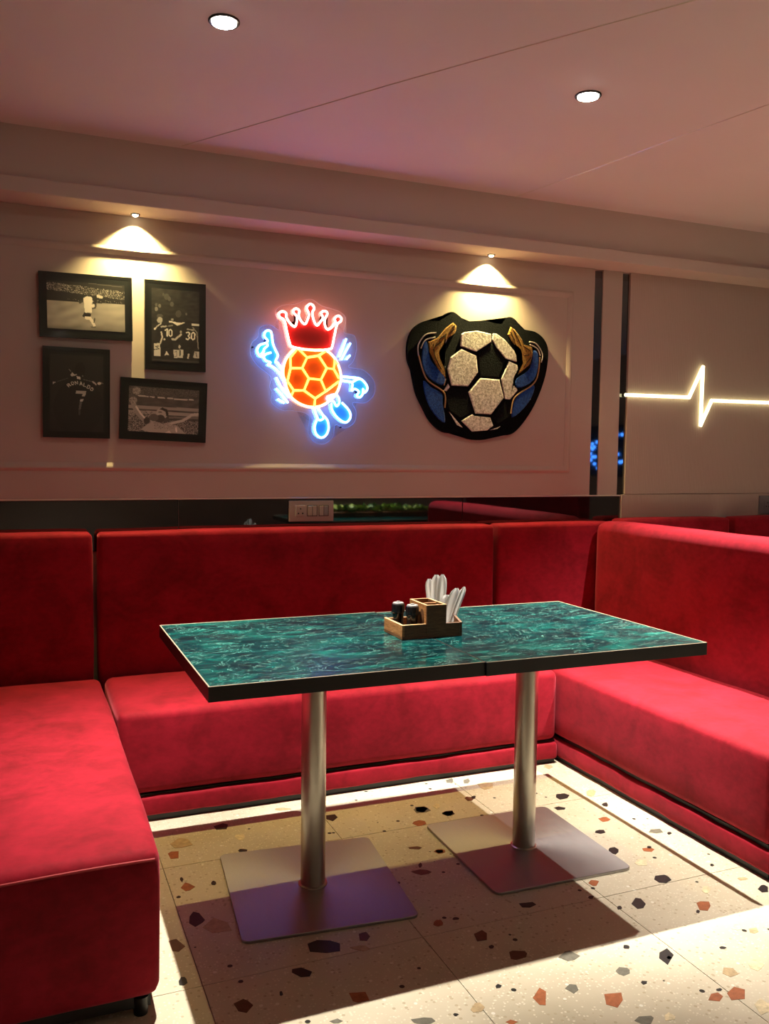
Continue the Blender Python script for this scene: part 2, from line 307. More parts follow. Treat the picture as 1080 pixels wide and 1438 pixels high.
def moulding(name, x0, x1, z0, z1, wd=.034):
    """panel moulding: one mitred bead per side with a stepped profile"""
    prof = [(0, 0), (0, .003), (.004, .006), (.009, .0105), (.013, .011), (.024, .006), (wd, .002), (wd, 0)]
    cs = [(x0, z0, 1, 1), (x1, z0, -1, 1), (x1, z1, -1, -1), (x0, z1, 1, -1)]
    for k in range(4):
        a, c = cs[k], cs[(k + 1) % 4]; bm = B()
        ra = [bm.verts.new((a[0] + a[2] * s, WALL_Y - d, a[1] + a[3] * s)) for s, d in prof]; rc = [bm.verts.new((c[0] + c[2] * s, WALL_Y - d, c[1] + c[3] * s)) for s, d in prof]
        for i in range(len(prof) - 1): bm.faces.new((ra[i], ra[i + 1], rc[i + 1], rc[i]))
        bm.faces.new(ra); bm.faces.new(rc); obj(name, bm, 'wall_paint', wb, smooth=True)
moulding('panel_moulding', -1.35, 2.615, 1.238, 2.162)
struct('wall_left', bx(RX0 - .1, RX0, RY0, WALL_Y, 0, CEIL_Z), 'wall_paint'); struct('wall_right', bx(RX1, RX1 + .1, RY0, WALL_Y, 0, CEIL_Z), 'wall_paint'); struct('wall_front', bx(RX0, RX1, RY0 - .1, RY0, 0, CEIL_Z), 'wall_paint')
struct('trim_1', bx(RX0, RX1, 3.652, WALL_Y + .02, 2.346, CEIL_Z), 'fascia_paint')                       # upstand under the ceiling
struct('trim_2', bx(RX0, RX1, 3.624, WALL_Y + .02, SOFFIT_Z, 2.347, bev=.003), 'fascia_paint')           # projecting ledge with the soffit
def seam(name, pts):
    P = [on_z(px, py, CEIL_Z) for px, py in pts]
    d = (P[-1] - P[0]).normalized(); s = Vector((-d.y, d.x, 0)) * .0022
    bm = B(); a = [bm.verts.new(p - s) for p in P]; c = [bm.verts.new(p + s) for p in P]; m_ = [bm.verts.new(p - Vector((0, 0, .0025))) for p in P]
    for i in range(len(P) - 1): bm.faces.new((a[i], m_[i], m_[i + 1], a[i + 1])); bm.faces.new((m_[i], c[i], c[i + 1], m_[i + 1]))
    struct(name, bm, 'aluminium_edge')
seam('trim_3', [(255, 205), (340, 180), (550, 118), (720, 70), (975, 0), (1150, -50)]); seam('trim_4', [(716, 279), (840, 235), (950, 193), (1080, 146), (1200, 100)])

# ------------------------------------------------------------------ sofas
def bench_parts(t, seat, rails, plinths, backs, brad=.022):
    s = obj('seat', soft(*seat, rad=.034, seg=5, amp=.005, puff=.006), 'red_velvet', t, smooth=True)
    for rr in rails: obj('base_roll', soft(*rr, rad=.012, seg=3, amp=.006, step=.05, fr=7), 'red_velvet', t, smooth=True)
    for pp in plinths: obj('plinth', bx(*pp), 'black_plinth', t)
    for bk in backs: obj('backrest', soft(*bk, rad=brad, seg=6, amp=.004, puff=.006), 'red_velvet', t, smooth=True)
    return s
BY, BF = 3.792, 3.672       # rear and front of the backrests on the wall
left = empty('banquette', (-.15, 2.8, 0), label='red velvet bench whose dark end faces the open floor, left of the tables', cat='sofa', group='red velvet banquettes')
ls = bench_parts(left, (-.33, .288, 1.985, 3.668, .045, .408), [], [(-.30, .262, 2.02, 3.64, .02, .05)], [(-.42, .262, BF, BY, .30, .992), (-.47, -.335, 1.985, 3.668, .03, .992)])
bm = B(); tube(bm, [Vector((x, 1.9835 + .002, .383 + .003 * math.sin(x * 9))) for x in np.linspace(-.32, .268, 24)], .0035, up=Vector((0, 0, 1))); obj('piping', bm, 'velvet_piping', ls, smooth=True)
for x, y in ((.24, 2.03), (-.28, 2.03), (.24, 3.6), (-.28, 3.6)): obj('foot', cyl(B(), (x, y), .016, .020, 0, .045, 20), 'black_metal', left, smooth=True)
back = empty('banquette', (1.2, 3.4, 0), label='long red velvet bench along the wall behind the green tables', cat='sofa', group='red velvet banquettes')
bench_parts(back, (.291, 2.113, 3.098, 3.668, .098, .408), [(.291, 2.113, 3.104, 3.22, .022, .092)], [(.30, 2.11, 3.122, 3.60, 0, .10)], [(.277, 2.116, BF, BY, .30, .991), (2.132, 2.84, BF, BY, .30, .991)])
right = empty('banquette', (2.4, 2.4, 0), label='red velvet bench with a freestanding back dividing the booth from the next one', cat='sofa', group='red velvet banquettes')
bench_parts(right, (2.118, 2.668, 1.955, 3.668, .105, .408), [(2.124, 2.24, 1.955, 3.40, .022, .098)], [(2.142, 2.66, 1.98, 3.60, 0, .11)], [(2.670, 2.845, 1.955, 3.668, .03, 1.004)], .058)
nxt = empty('banquette', (3.6, 3.5, 0), label='red velvet bench of the next booth, only its top showing below the heartbeat light', cat='sofa', group='red velvet banquettes')
bench_parts(nxt, (2.86, 4.7, 3.10, 3.66, .098, .408), [(2.86, 4.7, 3.104, 3.22, .022, .092)], [(2.87, 4.69, 3.122, 3.60, 0, .10)], [(2.86, 3.588, BF - .01, BY - .012, .30, 1.004), (3.625, 4.7, BF - .01, BY - .012, .30, 1.004)])

# ------------------------------------------------------------------ tables
def make_table(x0, x1, y0, y1, foot, plate, rot, label):
    cx, cy = foot; t = empty('table', (cx, cy, 0), label=label, cat='table', group='green marble tables')
    tp = obj('tabletop', bx(x0 + .003, x1 - .003, y0 + .003, y1 - .003, .722, .7502), 'green_marble', t)
    e = .004
    for a in ((x0, x1, y0, y0 + e), (x0, x1, y1 - e, y1), (x0, x0 + e, y0 + e, y1 - e), (x1 - e, x1, y0 + e, y1 - e)):
        obj('edge_band', bx(*a, .712, .7495), 'table_edge_black', tp)
        if not (1.16 < a[0] and a[1] < 1.18): obj('worn_edge', bx(a[0], a[1], a[2], a[3], .7495, .7507, bev=.0004, seg=1), 'table_worn_edge', tp)
    obj('underside', bx(x0 + e, x1 - e, y0 + e, y1 - e, .712, .722), 'table_edge_black', t)
    obj('column', cyl(B(), foot, .0375, .0375, .008, .70, 48), 'brushed_steel', t, smooth=True)
    obj('mounting_plate', bx(cx - .14, cx + .14, cy - .14, cy + .14, .700, .712), 'black_metal', t)
    obj('collar', lathe(B(), (cx, cy, 0), [(.0385, .007), (.0445, .008), (.044, .011), (.039, .0125), (.0385, .013)], 40), 'brushed_steel', t, smooth=True)
    bm = B(); q, hx, hy = .022, plate, plate * 1.06; ring = [(sx * (hx - q) + q * math.cos(a), sy * (hy - q) + q * math.sin(a)) for k, (sx, sy) in enumerate(((1, 1), (-1, 1), (-1, -1), (1, -1))) for a in np.linspace(k * PI / 2, (k + 1) * PI / 2, 6)]
    lv = [[bm.verts.new((x * sc, y * sc, z)) for x, y in ring] for sc, z in ((1, 0), (1, .0065), (.996, .008))]
    for ra, rb in zip(lv, lv[1:]):
        for k in range(len(ring)): bm.faces.new((ra[k], ra[(k + 1) % len(ring)], rb[(k + 1) % len(ring)], rb[k]))
    bm.faces.new(lv[0][::-1]); bm.faces.new(lv[-1])
    bmesh.ops.rotate(bm, verts=bm.verts, matrix=Matrix.Rotation(rot, 3, 'Z')); bmesh.ops.translate(bm, verts=bm.verts, vec=(cx, cy, .0008))
    obj('base_plate', bm, 'base_steel', t); return t
tl = make_table(.408, 1.1685, 2.072, 2.886, (.803, 2.462), .252, -.095, 'green marble table whose steel base plate shines purple, beside the bare bench end')
tr = make_table(1.170, 1.944, 2.066, 2.876, (1.545, 2.455), .246, -.02, 'green marble table with a plain grey base plate, beside the dividing sofa')

# ------------------------------------------------------------------ caddy, shakers, napkins
TZ = .7512
cad = empty('condiment_caddy', (1.17, 2.48, TZ), label='small wooden caddy holding pepper shakers and paper napkins on the table', cat='caddy')
X0, X1, Y0, Y1 = 1.066, 1.272, 2.408, 2.552; th = .008
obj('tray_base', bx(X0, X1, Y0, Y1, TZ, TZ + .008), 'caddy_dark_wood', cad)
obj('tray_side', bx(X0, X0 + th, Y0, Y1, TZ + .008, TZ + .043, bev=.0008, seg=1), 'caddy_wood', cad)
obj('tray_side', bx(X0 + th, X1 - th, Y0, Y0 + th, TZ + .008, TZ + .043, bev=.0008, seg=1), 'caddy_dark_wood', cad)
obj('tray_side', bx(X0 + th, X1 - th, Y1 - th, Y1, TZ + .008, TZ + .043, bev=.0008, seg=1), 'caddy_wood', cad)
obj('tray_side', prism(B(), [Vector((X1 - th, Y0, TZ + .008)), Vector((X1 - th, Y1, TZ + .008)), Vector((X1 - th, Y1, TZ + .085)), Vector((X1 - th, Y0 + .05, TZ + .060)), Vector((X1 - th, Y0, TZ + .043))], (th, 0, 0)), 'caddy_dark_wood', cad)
for a in ((X0, X0 + th, Y0, Y1), (X0 + th, 1.147, Y0, Y0 + th)): obj('tray_rim', bx(*a, TZ + .043, TZ + .0445), 'caddy_pale_edge', cad)
bx0, bx1, by0, by1, bz = 1.148, 1.216, Y0 - .001, 2.536, TZ + .101
# compartment box: the left board is cut with two keyhole shapes
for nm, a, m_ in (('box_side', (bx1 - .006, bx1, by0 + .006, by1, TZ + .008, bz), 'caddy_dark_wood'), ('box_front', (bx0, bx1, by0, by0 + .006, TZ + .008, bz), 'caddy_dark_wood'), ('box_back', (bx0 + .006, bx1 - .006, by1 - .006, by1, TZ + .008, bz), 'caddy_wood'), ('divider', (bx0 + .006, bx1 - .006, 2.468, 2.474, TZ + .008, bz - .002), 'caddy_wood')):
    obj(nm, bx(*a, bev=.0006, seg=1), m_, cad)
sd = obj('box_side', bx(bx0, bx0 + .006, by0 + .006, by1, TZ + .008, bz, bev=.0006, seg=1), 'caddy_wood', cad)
for yc in (2.440, 2.503):
    pr = [(.014, .0), (.012, .022), (.007, .036), (.011, .052), (.012, .064), (.006, .074)]
    pts = [Vector((bx0 - .0006, yc - w_, TZ + .012 + z)) for w_, z in pr] + [Vector((bx0 - .0006, yc + w_, TZ + .012 + z)) for w_, z in pr[::-1]]
    obj('cut_out', prism(B(), pts, (.0012, 0, 0)), 'caddy_dark_wood', sd)
for a in ((bx0, bx0 + .006, by0, by1), (bx1 - .006, bx1, by0, by1), (bx0 + .006, bx1 - .006, by0, by0 + .006), (bx0 + .006, bx1 - .006, by1 - .006, by1)): obj('box_rim', bx(*a, bz, bz + .0015), 'caddy_pale_edge', cad)
def shaker(x, y, label):
    t = empty('pepper_shaker', (x, y, TZ + .008), label=label, cat='shaker', group='black shakers in the caddy')
    obj('body', lathe(B(), (x, y, TZ + .0082), [(.0195, 0), (.0208, .003), (.0205, .012), (.0178, .020), (.0168, .034), (.0178, .050), (.0182, .0555)]), 'shaker_black', t, smooth=True)
    obj('grinder_head', lathe(B(), (x, y, TZ + .0642), [(.0185, 0), (.0212, .003), (.0212, .024), (.0203, .0285), (.0180, .0295)]), 'shaker_black', t, smooth=True)
    obj('cap', lathe(B(), (x, y, TZ + .0939), [(.0175, 0), (.0172, .003), (.0155, .0042), (.006, .0046), (.0058, .0075), (.001, .0078)]), 'shaker_cap', t, smooth=True)
shaker(1.0985, 2.515, 'black pepper shaker with silver cap in the far corner of the wooden caddy'); shaker(1.122, 2.458, 'black pepper shaker with silver cap against the keyhole cut board of caddy')
def napkin(px, yy, lean, tipw, z1, label, curl):
    """folded paper napkin standing in the slot: soft creased leaf, narrow at the foot, rounded tip"""
    bm = B(); n = 14; rows = []
    for i in range(n + 1):
        f = i / n; z = TZ + .010 + (z1 - TZ - .010) * f
        hw = (.011 + (tipw - .011) * min(1, f * 1.7)) * (1 if f < .80 else math.sqrt(max(.09, 1 - ((f - .80) / .205) ** 2)))
        rows.append([bm.verts.new((px + lean * f ** 1.2 + s * hw, yy - s * hw * .35 + curl * f * f + .003 * math.cos(s * 4.5 + yy * 900) * (1 - .3 * f), z)) for s in np.linspace(-1, 1, 11)])
    for a, c in zip(rows, rows[1:]):
        for k in range(10): bm.faces.new((a[k], a[k + 1], c[k + 1], c[k]))
    bmesh.ops.solidify(bm, geom=bm.faces[:], thickness=.003)
    obj('paper_napkin', bm, 'paper_napkin', smooth=True, label=label, cat='napkin', group='paper napkins in the caddy')
napkin(1.236, 2.538, -.016, .0155, .915, 'white folded paper napkin upright behind the caddy box, leftmost of the tall bunch', .004)
napkin(1.240, 2.526, .000, .0165, .929, 'white folded paper napkin upright behind the caddy box, tallest of the bunch', .004)
napkin(1.243, 2.514, .012, .0160, .931, 'white folded paper napkin upright behind the caddy box, beside the tallest one', .004)
napkin(1.242, 2.490, .018, .0180, .868, 'short white paper napkin between the tall bunch and leaning one', .002)
napkin(1.247, 2.468, .036, .0165, .892, 'white paper napkin leaning out over the sloped side of caddy', .002)
napkin(1.250, 2.452, .052, .0120, .898, 'outermost white paper napkin leaning past the sloped side of caddy', .002)

# ------------------------------------------------------------------ lamps
def spot(name, loc, power, col, size, blend, rad, parent, rx=0):
    d = bpy.data.lights.new(name, 'SPOT'); d.energy = power; d.color = col; d.spot_size = math.radians(size); d.spot_blend = blend; d.shadow_soft_size = rad
    o = bpy.data.objects.new(name, d); COL.objects.link(o); o.parent = parent; o.location = Vector(loc) - Vector(parent.location); o.rotation_euler = (rx, 0, 0)
def downlight(x, y, where, power=DOWN_W, size=58, leds=True):
    t = empty('ceiling_downlight', (x, y, CEIL_Z), label='round recessed downlight with black rim ' + where, cat='ceiling light', group='ceiling downlights')
    obj('rim', lathe(B(), (x, y, CEIL_Z - .006), [(.034, .0055), (.036, .001), (.042, 0), (.045, .003), (.045, .0058)], 36), 'black_metal', t, smooth=True)
    bm = cyl(B(), (x, y), .0345, .0345, CEIL_Z - .0075, CEIL_Z - .0062, 36); df = obj('diffuser', bm, 'lamp_diffuser', t)
    if leds:
        for k in range(5):
            a = 2 * PI * k / 5 + .4; obj('led_dot', cyl(B(), (x + .019 * math.cos(a), y + .019 * math.sin(a)), .003, .003, CEIL_Z - .0079, CEIL_Z - .0074, 8), 'led_dot', df)
    spot('downlight_bulb', (x, y, CEIL_Z - .012), power, DOWN_COL, size, 1.0, .010, t)
for k, (x, y, where) in enumerate(DOWNLIGHTS): downlight(x, y, where, DOWN_W * (.68, .92, .80)[k], (58, 54, 80)[k])
downlight(2.8, .1, 'above the tables mirrored in the black glass', 800, 60); downlight(.4, -2.6, 'added unseen as fill at the far end of the room', 170, 90); downlight(4.8, -2.2, 'added unseen as fill beside the right hand wall', 170, 90)  # the last two are added fill lamps, out of view, for ambient light
def wallspot(x, y, where):
    t = empty('soffit_spotlight', (x, y, SOFFIT_Z), label='tiny warm spotlight under the wall ledge ' + where, cat='spotlight', group='soffit spotlights')
    obj('rim', lathe(B(), (x, y, SOFFIT_Z - .005), [(.012, .0048), (.013, .001), (.0165, 0), (.019, .003), (.019, .0048)], 28), 'black_metal', t, smooth=True)
    obj('lens', lathe(B(), (x, y, SOFFIT_Z - .012), [(.002, 0), (.009, .003), (.012, .007), (.0125, .0095)], 24), 'spot_lens', t, smooth=True)
    spot('spotlight_bulb', (x, y, SOFFIT_Z - .016), SPOT_W, SPOT_COL, 112, 1.0, .007, t, .10)
for x, y, where in WALLSPOTS: wallspot(x, y, where)

# ------------------------------------------------------------------ heartbeat light
hb = empty('heartbeat_light', (3.47, WALL_Y, 1.65), label='warm white heartbeat line of LED tube on the ribbed wall', cat='neon light')
pts = [on_y(*p, WALL_Y - .016) for p in ((879, 554.5), (968, 558), (987.5, 515), (984, 597.5), (999.5, 562.5), (1080, 565.5), (1130, 567.5))]
for a, c in zip(pts, pts[1:]):
    d = (c - a).normalized(); tube_bm = tube(B(), [a - d * .004, c + d * .004], .0088, n=12)
    sgm = obj('led_tube', tube_bm, 'led_strip', hb, smooth=True)
    s = Vector((-d.z, 0, d.x)) * .009; o_ = Vector((0, .0085, 0)); obj('channel', prism(B(), [a - s + o_, c - s + o_, c + s + o_, a + s + o_], (0, .0012, 0)), 'led_channel', sgm)

# ------------------------------------------------------------------ neon sign
neon = empty('neon_sign', (1.5, WALL_Y, 1.7), label='glowing neon sign of a crowned orange football with limbs', cat='neon sign')
NY = WALL_Y - .026
def zp(ox, oy, s, pts, y): return [on_y(ox + x / s, oy + yy / s, y) for x, yy in pts]
ZA, ZB, ZC, ZD = (340, 450, 9.59), (430, 450, 7.99), (370, 410, 7.99), (320, 400, 4.5)
def ntube(name, z, pts, m, closed=False, rad=.0047, smooth_it=True, y=NY):
    P = zp(*z, pts, y); P = smooth_path(P, closed, 4) if smooth_it and len(P) > 2 else P
    return obj(name, tube(B(), P, rad, closed, 8), m, neon, smooth=True)
def sheet(name, z, pts, m): return obj(name, prism(B(), smooth_path(zp(*z, pts, NY + .010), True, 3), (0, .002, 0)), m, neon)
board = [(300, 170), (345, 130), (430, 120), (520, 88), (600, 135), (700, 165), (748, 215), (735, 300), (800, 320), (815, 400), (795, 480), (765, 520), (860, 540), (925, 610), (925, 690), (870, 745), (790, 745), (812, 800), (800, 870), (740, 905), (680, 885), (665, 960), (610, 1005), (545, 992), (508, 930), (512, 825), (410, 795), (345, 793), (278, 745), (280, 680), (265, 640), (272, 580), (190, 510), (145, 440), (150, 370), (190, 330), (205, 270), (265, 252), (325, 285), (318, 235)]
bp = smooth_path(zp(*ZD, board, NY + .013), True, 4)
ab_ = obj('acrylic_backboard', prism(B(), bp, (0, .004, 0)), 'clear_acrylic', neon)
obj('board_edge', tube(B(), [p + Vector((0, .002, 0)) for p in bp], .0012, True, 6), 'acrylic_edge', ab_, smooth=True)
crown = [(320, 612), (292, 560), (265, 450), (235, 322), (188, 285), (172, 250), (195, 222), (235, 222), (258, 248), (258, 285), (292, 342), (348, 390), (372, 345), (374, 275), (338, 232), (342, 198), (374, 187), (404, 215), (396, 258), (420, 322), (464, 360), (492, 318), (510, 250), (488, 185), (503, 147), (530, 136), (558, 153), (568, 190), (548, 240), (572, 338), (604, 375), (636, 338), (668, 290), (650, 245), (665, 217), (700, 217), (718, 247), (690, 305), (692, 380), (720, 420), (762, 400), (806, 342), (800, 308), (815, 278), (845, 268), (874, 295), (868, 328), (825, 368), (795, 500), (772, 608), (745, 640), (600, 655), (450, 641)]
obj('crown_sheet', prism(B(), zp(*ZC, crown, NY + .010), (0, .002, 0)), 'sheet_red', neon); ntube('crown_tube', ZC, crown, 'neon_crown', True, .0048)
outline = [(350, 640), (262, 740), (226, 840), (222, 930), (245, 1005), (262, 1080), (312, 1180), (400, 1250), (520, 1290), (640, 1280), (740, 1222), (822, 1130), (860, 1030), (870, 950), (850, 850), (800, 745), (705, 660), (560, 652), (430, 642)]
sheet('ball_sheet', ZC, outline, 'sheet_orange'); ntube('ball_outline', ZC, outline, 'neon_cream', True, .0056)
for sg in ([(375, 642), (302, 735), (305, 850), (270, 1000), (340, 1105), (312, 1165)], [(402, 648), (490, 735), (435, 855), (308, 855)], [(490, 735), (620, 715), (700, 662)], [(620, 715), (710, 855), (790, 865), (802, 762)], [(710, 855), (645, 985), (510, 970), (435, 855)], [(510, 970), (455, 1105), (340, 1105)], [(455, 1105), (580, 1195), (570, 1288)], [(580, 1195), (700, 1115), (645, 985)], [(700, 1115), (845, 1005)], [(790, 865), (848, 970)], [(270, 1000), (246, 1006)], [(802, 762), (838, 815)]):
    ntube('seam_tube', ZC, sg, 'neon_yellow', rad=.0054, smooth_it=False, y=NY - .001)
hand1 = [(370, 600), (345, 598), (385, 565), (320, 540), (285, 490), (232, 472), (205, 400), (240, 332), (322, 302), (345, 270), (302, 215), (312, 155), (350, 135), (388, 152), (402, 215), (415, 310), (450, 400), (482, 470), (455, 535), (452, 572)]
sheet('hand_sheet', ZA, hand1, 'sheet_blue')
ntube('hand_tube', ZA, hand1, 'neon_white'); ntube('hand_tube', ZA, [(322, 302), (345, 335), (300, 380), (285, 430), (285, 490)], 'neon_white'); ntube('hand_tube', ZA, [(300, 405), (255, 455)], 'neon_white'); ntube('hand_tube', ZA, [(392, 432), (325, 452), (290, 485)], 'neon_white')
ntube('arm_tube', ZA, [(372, 600), (450, 650), (530, 740), (585, 835)], 'neon_white'); ntube('arm_tube', ZA, [(470, 560), (505, 605), (548, 665)], 'neon_white')
for sg in ([(460, 765), (530, 900), (640, 1035)], [(460, 915), (550, 1020), (620, 1110)], [(480, 1060), (568, 1112)]): ntube('motion_tube', ZA, sg, 'neon_white')
hand2 = [(398, 628), (500, 638), (600, 652), (660, 700), (688, 765), (650, 812), (640, 765), (632, 830), (600, 862), (568, 840), (592, 800), (545, 768), (510, 790), (520, 725), (500, 690), (398, 672)]
sheet('hand_sheet', ZB, hand2[2:15], 'sheet_blue'); ntube('hand_tube', ZB, hand2, 'neon_white'); ntube('hand_tube', ZB, [(512, 700), (560, 668), (600, 655)], 'neon_white')
for sg in ([(450, 205), (412, 310), (370, 408)], [(497, 255), (442, 350), (395, 442)], [(492, 390), (450, 437)]): ntube('motion_tube', ZB, sg, 'neon_white', rad=.0046)
shoe1 = [(122, 1110), (95, 1190), (110, 1270), (165, 1315), (222, 1288), (252, 1210), (238, 1120), (190, 1062)]; shoe2 = [(285, 930), (290, 1000), (350, 1090), (440, 1145), (496, 1090), (480, 1010), (400, 922)]
sheet('shoe_sheet', ZB, shoe1, 'sheet_blue'); sheet('shoe_sheet', ZB, shoe2, 'sheet_blue')
ntube('shoe_tube', ZB, shoe1, 'neon_white'); ntube('shoe_tube', ZB, shoe2, 'neon_white')
ntube('leg_tube', ZB, [(88, 985), (115, 1060), (145, 1118), (192, 1100), (180, 1050), (132, 982)], 'neon_white'); ntube('leg_tube', ZB, [(310, 862), (250, 852), (240, 885), (305, 905), (340, 962), (372, 922), (362, 862), (330, 832), (270, 845)], 'neon_white')
for px, py in ((356, 487), (438, 521), (480, 600)):
    p = on_y(px, py, NY); obj('standoff', prism(B(), [p + Vector((.004 * math.cos(a), .013, .004 * math.sin(a))) for a in np.linspace(0, 2 * PI, 10, endpoint=False)], (0, .0125, 0)), 'black_metal', neon)

# ------------------------------------------------------------------ football patch
EY = WALL_Y - .022; ZE = (550, 400, 4.32)
patch = empty('football_patch', (2.2, WALL_Y, 1.7), label='black felt wall patch of a fluffy football held by two gold hands', cat='wall decor')
outl = [(100, 350), (130, 270), (200, 220), (290, 218), (330, 175), (375, 165), (415, 192), (450, 220), (560, 218), (660, 238), (688, 205), (720, 195), (755, 215), (790, 265), (870, 285), (925, 330), (950, 400), (940, 520), (905, 640), (850, 760), (780, 860), (720, 908), (640, 915), (560, 940), (470, 935), (400, 905), (310, 890), (240, 830), (190, 740), (150, 650), (130, 540), (100, 450)]
bm = prism(B(), smooth_path(zp(*ZE, outl, EY), True, 4), (0, .0215, 0)); obj('felt_backing', bm, 'felt_black', patch)
def raised(name, pts, m, h=.006, rnd=0):
    P = zp(*ZE, pts, EY - h); P = smooth_path(P, True, 3) if rnd else P; c = sum(P, Vector()) / len(P); n = len(P)
    bm = B(); a = [bm.verts.new(p + Vector((0, h + .0003, 0))) for p in P]; b1 = [bm.verts.new(p + Vector((0, h * .35, 0))) for p in P]; t_ = [bm.verts.new(c + (p - c) * .94) for p in P]
    for r0, r1 in ((a, b1), (b1, t_)):
        for i in range(n): bm.faces.new((r0[i], r0[(i + 1) % n], r1[(i + 1) % n], r1[i]))
    bm.faces.new(t_); bm.faces.new(a); bmesh.ops.triangulate(bm, faces=[f for f in bm.faces if len(f.verts) > 4]); return obj(name, bm, m, patch)
for pg in ([(425, 300), (440, 288), (520, 278), (605, 298), (606, 345), (515, 405), (420, 370)], [(425, 388), (515, 430), (525, 530), (465, 615), (365, 610), (340, 510), (360, 440)], [(540, 565), (655, 575), (682, 685), (605, 785), (510, 780), (468, 650)], [(618, 293), (640, 297), (690, 335), (745, 400), (775, 470), (695, 448), (640, 380), (612, 330)], [(715, 463), (775, 490), (742, 560), (737, 605), (765, 640), (720, 695), (690, 692), (666, 570)], [(425, 825), (490, 785), (505, 795), (600, 805), (618, 855), (580, 883), (490, 890)]): raised('white_panel', pg, 'fuzz_white')
for pg in ([(350, 770), (432, 866), (398, 850)], [(596, 882), (662, 858), (640, 874)], [(318, 640), (343, 600), (354, 620), (335, 645)]): raised('white_sliver', pg, 'fuzz_white', .004)
for pg in ([(522, 412), (610, 358), (690, 455), (652, 565), (537, 557)], [(350, 627), (458, 632), (488, 775), (420, 812), (350, 762), (330, 690)], [(692, 703), (732, 692), (718, 800), (640, 848), (612, 800)]): raised('black_panel', pg, 'fuzz_black', .004)
raised('gold_hand', [(375, 228), (396, 250), (388, 288), (345, 318), (318, 352), (300, 385), (285, 402), (292, 450), (322, 520), (328, 570), (305, 545), (268, 478), (232, 405), (225, 345), (280, 322), (330, 262)], 'fuzz_gold', .007)
raised('gold_hand', [(725, 255), (748, 270), (792, 330), (802, 362), (855, 378), (858, 425), (842, 480), (768, 545), (798, 482), (780, 432), (788, 392), (745, 358), (708, 300)], 'fuzz_gold', .007)
raised('blue_sleeve', [(200, 345), (216, 352), (235, 450), (288, 518), (327, 568), (312, 607), (250, 580), (200, 520), (186, 440)], 'fuzz_blue', .007, 1); raised('blue_sleeve', [(195, 582), (240, 620), (308, 662), (312, 720), (325, 835), (262, 785), (212, 692)], 'fuzz_blue', .006, 1)
raised('blue_sleeve', [(862, 398), (890, 418), (890, 500), (862, 578), (792, 622), (750, 612), (760, 570), (830, 520), (855, 462)], 'fuzz_blue', .007, 1); raised('blue_sleeve', [(866, 608), (850, 682), (800, 752), (732, 805), (740, 722), (780, 662)], 'fuzz_blue', .006, 1)
def cord(pts, m, rad=.0032, lift=.003): obj('cord_line', tube(B(), smooth_path(zp(*ZE, pts, EY - lift), False, 4), rad, False, 6), m, patch, smooth=True)
cord([(165, 430), (190, 520), (222, 582), (308, 642), (326, 682), (322, 745)], 'cord_gold', .004); cord([(900, 440), (886, 550), (850, 610), (772, 660), (737, 700), (724, 780)], 'cord_gold', .004)
cord([(270, 290), (205, 303), (162, 365), (163, 430)], 'cord_silver'); cord([(265, 318), (205, 335), (178, 385)], 'cord_silver'); cord([(835, 345), (880, 360), (915, 420), (908, 470)], 'cord_silver'); cord([(840, 362), (885, 388), (902, 430)], 'cord_silver')
cord([(340, 320), (322, 360)], 'cord_silver', .0025); cord([(290, 400), (306, 385)], 'cord_silver', .0025); cord([(235, 700), (280, 740), (318, 800)], 'cord_silver', .0012); cord([(845, 690), (800, 745), (752, 775)], 'cord_silver', .0012); cord([(800, 420), (785, 445), (800, 470)], 'cord_silver', .003)
for ln in ([(366, 262), (385, 245)], [(350, 300), (378, 268)], [(290, 330), (330, 300)], [(300, 345), (268, 372)], [(255, 360), (262, 430), (300, 510)], [(738, 275), (770, 330), (785, 372)], [(722, 285), (745, 335)], [(800, 372), (842, 400)], [(805, 430), (835, 425)], [(800, 500), (845, 440)]): cord(ln, 'felt_black', .0022, .0068)
cord([(300, 470), (322, 500)], 'cord_silver', .003); cord([(328, 570), (318, 610)], 'cord_gold', .003)

